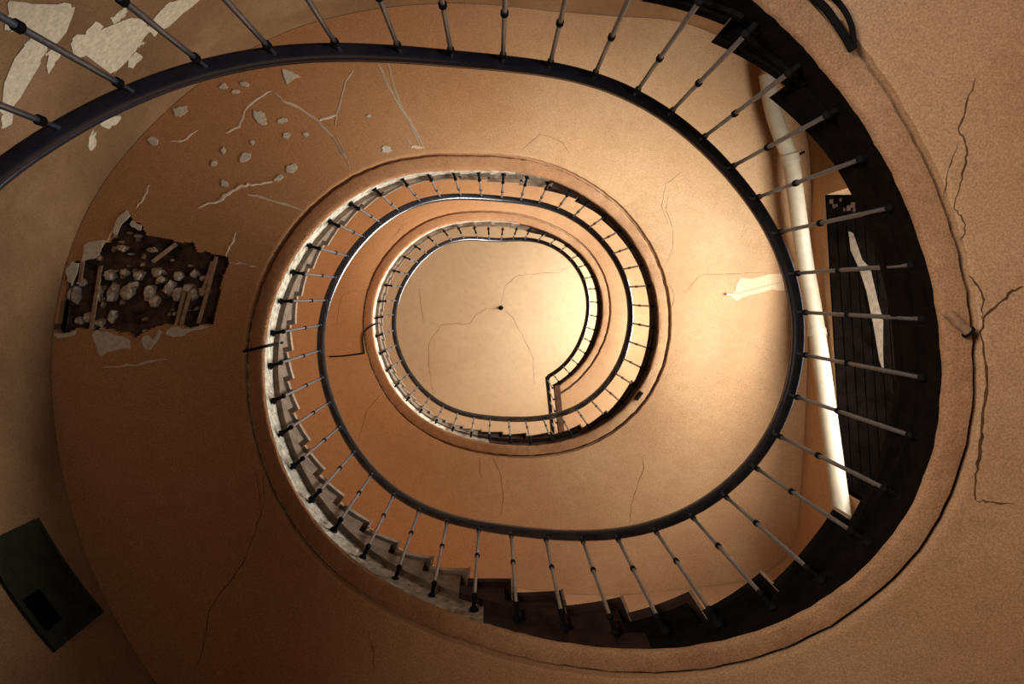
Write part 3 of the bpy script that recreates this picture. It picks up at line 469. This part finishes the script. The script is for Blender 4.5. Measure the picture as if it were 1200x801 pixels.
# hole in the plaster: cavity back, rubble stones, laths
def S(px_a, r, lift): return soffit_point(px_a, r, lift)
cv = patch('cavity_back', [(a, r) for a, r in [(165, 1.9), (205, 1.9), (205, 3.02), (165, 3.02)]], soffit_point, -.075, SOF[1], M_HOLE, cut=1, amp=0, sub=3)
rr = random.Random(5)
def stone(a, r, sa, sr, lift, mat):
    V = []; F = []; n = 7
    for lv, sc in ((-.06, 1.0), (0, .95), (lift, .6)):
        for k in range(n):
            t = 2*PI*k/n; q = sc*rr.uniform(.6, 1.25)
            p = soffit_point(a+sa*math.cos(t)*q, r+sr*math.sin(t)*q, lv-.03+rr.uniform(-.006, .006)); V.append(p)
    for lv in range(2):
        for k in range(n): b = lv*n; F.append((b+k, b+(k+1) % n, b+n+(k+1) % n, b+n+k))
    F.append(tuple(range(n))); F.append(tuple(range(2*n, 3*n)))
    link('rubble_stone', mesh('rubble_stone', V, F), SOF[1], mat)
for a, r, sa, sr in STONES_A: stone(a, r, sa, sr, .02, M_RUBBLE)
for q in range(90):                            # crumbs of mortar in the cavity
    a = rr.uniform(168, 199); r = rr.uniform(2.05, 2.95)
    if inside(HOLE, a, r): stone(a, r, rr.uniform(.15, .5), rr.uniform(.008, .022), .003, rr.choice((M_LATH, M_LATH, M_STONE, M_RUBBLE)))
for (a, r), (a2, r2) in LATHS:
    p = soffit_point(a, r, -.012); q = soffit_point(a2, r2, -.008); d_ = (q-p).normalized(); s = d_.cross(Vector((0, 0, 1))).normalized()*.012; u = Vector((0, 0, .008))
    V = [p-s-u, p+s-u, p+s+u, p-s+u, q-s-u, q+s-u, q+s+u, q-s+u]
    link('lath', mesh('lath', V, [(0,1,2,3),(7,6,5,4),(0,4,5,1),(1,5,6,2),(2,6,7,3),(3,7,4,0)]), SOF[1], M_LATH)
for L in CEILING_CRACKS:
    SX = 1.0
    ribbon('crack', L, .008, ceil_point, .0015, ceil_o, M_CRACK, amp=.015)
SX = 25.0
hk = thing('ceiling_hook', 'small dark iron hook at the middle of the ceiling', 'hook', (.145, .273, Z_CEIL))
o = tube('rose', [(0, 0, -.001), (0, 0, -.03)], [.05, .03], 12, hk, M_BLACK)
o = tube('shank', smooth_path([Vector(p) for p in [(0, 0, -.02), (0, 0, -.09), (.03, 0, -.13), (.05, 0, -.10)]], 3), .01, 8, hk, M_BLACK)

# ------------------------------------------------------------ balustrade
rail = thing('balustrade', 'iron balustrade with dark moulded handrail winding round the stairwell', 'railing')
PROF = [(.016, .0), (.023, .0015), (.029, .006), (.033, .013), (.035, .021), (.035, .040), (.026, .052), (-.020, .052), (-.031, .045), (-.035, .036), (-.032, .030), (-.035, .024), (-.0345, .019), (-.031, .011), (-.025, .005), (-.018, .0015), (-.010, 0)]
def handrail(a0, a1, tail=None):
    rows = []; n = int((a1-a0)/2)+1
    for i in range(n+1):
        a = a0+(a1-a0)*i/n; t = P(a+.5, rail_r(a+.5), 0)-P(a-.5, rail_r(a-.5), 0); t.z = 0; t.normalize()
        nr = Vector((t.y, -t.x, 0)); c = P(a, rail_r(a), rail_z(a)); rows.append([c + nr*x + Vector((0, 0, zz)) for x, zz in PROF])
    if tail:
        c0, c1 = tail; t = (c1-c0); t.z = 0; t.normalize()
        a = a1; t2 = P(a, rail_r(a), 0)-P(a-1, rail_r(a-1), 0); t2.normalize()
        nr = Vector((t.y, -t.x, 0)); n2 = Vector((t2.y, -t2.x, 0)); mt = (nr+n2).normalized(); mt = mt/ max(.4, mt.dot(n2))
        rows = rows[:-1]
        rows.append([c0 + mt*x + Vector((0, 0, zz)) for x, zz in PROF]); rows.append([c1 + nr*x + Vector((0, 0, zz)) for x, zz in PROF])
    m = len(PROF); V = [v for r in rows for v in r]; F = []
    for i in range(len(rows)-1):
        for j in range(m): F.append((i*m+j, i*m+(j+1) % m, (i+1)*m+(j+1) % m, (i+1)*m+j))
    F.append(tuple(range(m))); F.append(tuple(range(len(V)-m, len(V))))
    return link('handrail', mesh('handrail', V, F, True), rail, M_RAIL)
zr_top = rail_z(770)+EYE
c0 = Vector((.938, 1.475, zr_top)); c1 = c0 + Vector((ed.x, ed.y, 0))*1.72
a_corner = 57.5+720
handrail(-322, 20); handrail(20, 380); handrail(380, a_corner, (c0, c1))
def lathe_mesh(name, prof, sides=10, shift=(0, 0)):
    V = []; F = []
    for z_, r in prof:
        for j in range(sides): q = 2*PI*j/sides; V.append((r*math.cos(q)+shift[0], r*math.sin(q)+shift[1], z_))
    for i in range(len(prof)-1):
        for j in range(sides): F.append((i*sides+j, i*sides+(j+1) % sides, (i+1)*sides+(j+1) % sides, (i+1)*sides+j))
    F.append(tuple(range(sides))); F.append(tuple(range(len(V)-sides, len(V))))
    return mesh(name, V, F, True)
BOT = -(DS - .13)
ME_BAR = lathe_mesh('baluster', [(0.004, .0065), (-.075, .0065), (-.08, .0095), (-.60, .0100), (BOT, .0100)])
ME_COL = lathe_mesh('collar', [(.016, .010), (.012, .0155), (-.012, .0155), (-.016, .010)])
def foot_mesh():
    bm = bmesh.new()
    r = bmesh.ops.create_cone(bm, cap_ends=True, segments=10, radius1=.011, radius2=.011, depth=.11, matrix=Matrix.Translation((.052, 0, 0)) @ Matrix.Rotation(PI/2, 4, 'Y'))
    bmesh.ops.create_icosphere(bm, subdivisions=2, radius=.017, matrix=Matrix.Translation((0, 0, 0)))
    bmesh.ops.create_cone(bm, cap_ends=True, segments=12, radius1=.018, radius2=.026, depth=.02, matrix=Matrix.Translation((.07, 0, 0)) @ Matrix.Rotation(PI/2, 4, 'Y'))
    me = bpy.data.meshes.new('foot'); bm.to_mesh(me); bm.free(); me.polygons.foreach_set('use_smooth', [True]*len(me.polygons)); me.set_sharp_from_angle(angle=.7); return me
ME_FOOT = foot_mesh()
for me, mt in ((ME_BAR, M_IRON), (ME_COL, M_BLACK), (ME_FOOT, M_BLACK)): me.materials.append(mt)
def baluster(pos, rz, collars=True):
    b = bpy.data.objects.new('baluster', ME_BAR); C.objects.link(b); b.parent = rail; b.location = pos; b.rotation_euler = (0, 0, rz)
    for z_ in (-.095, -.60):
        c = bpy.data.objects.new('collar', ME_COL); C.objects.link(c); c.parent = b; c.location = (0, 0, z_)
    f = bpy.data.objects.new('foot', ME_FOOT); C.objects.link(f); f.parent = b; f.location = (0, 0, BOT)
angs = [-159.0]
while angs[0] > -318: angs.insert(0, angs[0]-8.2)
for a in angs[:-1] + BALUSTER_ANGLES:
    baluster(P(a, rail_r(a), rail_z(a)), math.radians(a))
rz = math.atan2(-ed.x, ed.y)
for k in range(9):
    p = c0 + Vector((ed.x, ed.y, 0))*(.02+.19*k); baluster(p, rz)

# ------------------------------------------------------------ pipe, board, cables, stubs
pts = smooth_path([P(a, r_, z_) for a, r_, z_ in PIPE], 4)
tube('waste_pipe', pts, .078, 16, None, M_PIPE)
pp = bpy.data.objects['waste_pipe']; tag(pp, 'cream painted bent pipe running along the right wall beside the dark recess', 'pipe')
for k in (12, 30):
    d_ = (pts[k+1]-pts[k]).normalized(); o = tube('socket', [pts[k]-d_*.035, pts[k]+d_*.035], .087, 16, pp, M_PIPE)
    w_ = pts[k]; rad = Vector((w_.x, w_.y, 0)).normalized()
    tube('bracket', [w_ + rad*.08, w_ + rad*.15], .012, 8, pp, M_BLACK)
bd = thing('wall_board', 'dark green rectangular board on the shadowed lower left wall', 'board', tuple(P(148, wall_r(148), 4.3)))
inv = Matrix.Translation(bd.location).inverted()
def bpart(name, a0, a1, z0, z1, d0, d1, mat):
    o = arc_block(name, a0, a1, lambda a: wall_r(a)-d1, lambda a: wall_r(a)-d0, lambda a: z0, lambda a: z1, 4, None, mat); o.parent = bd; o.matrix_parent_inverse = inv
bpart('back_board', 141, 154, 4.29, 4.83, .002, .014, M_GREEN)
for a0, a1, z0, z1 in ((141, 142, 4.29, 4.83), (153, 154, 4.29, 4.83), (141, 154, 4.80, 4.83), (141, 154, 4.29, 4.32)):
    bpart('edge_moulding', a0, a1, z0, z1, .014, .022, M_GREEN)
bpart('inset_panel', 143.2, 147.2, 4.34, 4.50, .014, .018, M_DARK)
bpart('inset_panel', 150, 153, 4.40, 4.72, .014, .016, M_GREEN)
CAB = ['thin dark cable crossing under the string of the left flight', 'dark cable across the soffit left of the middle flight', 'bent dark wire where the cable meets the upper flight string', 'black cable drooping along the groove at the top right', 'thinner black cable beside the groove at the top right']
for i, L in enumerate(CABLES):
    L = [tuple(q) for q in L]; pts = [soffit_point(a, r, .016) for a, r in L]
    if i in (0, 2):
        a, r = L[-1]; pts += [P(a, str_r(a)-.02, sof_z(a)+.02), P(a, str_r(a)-.03, sof_z(a)+.24), P(a, str_r(a)-.05, sof_z(a)+.30)]
    tag(tube('cable', smooth_path(pts, 3), [.009, .009, .009, .014, .010][i], 8, None, M_BLACK), CAB[i], 'cable')
for i, L in enumerate(STUBS):
    p, q = [soffit_point(a, r, .02) for a, r in L]
    t = thing('pipe_stub', ['short rusty pipe stub across the moulded band at the right', 'small dark pipe stub under the middle flight at lower right'][i], 'pipe stub', tuple(p))
    tube('stub', [Vector((0, 0, 0)), (q-p)], .018 if i == 0 else .022, 10, t, M_LATH if i == 0 else M_BLACK)
    tube('flange', [(q-p)*.96, (q-p)*1.05], .025, 12, t, M_BLACK)
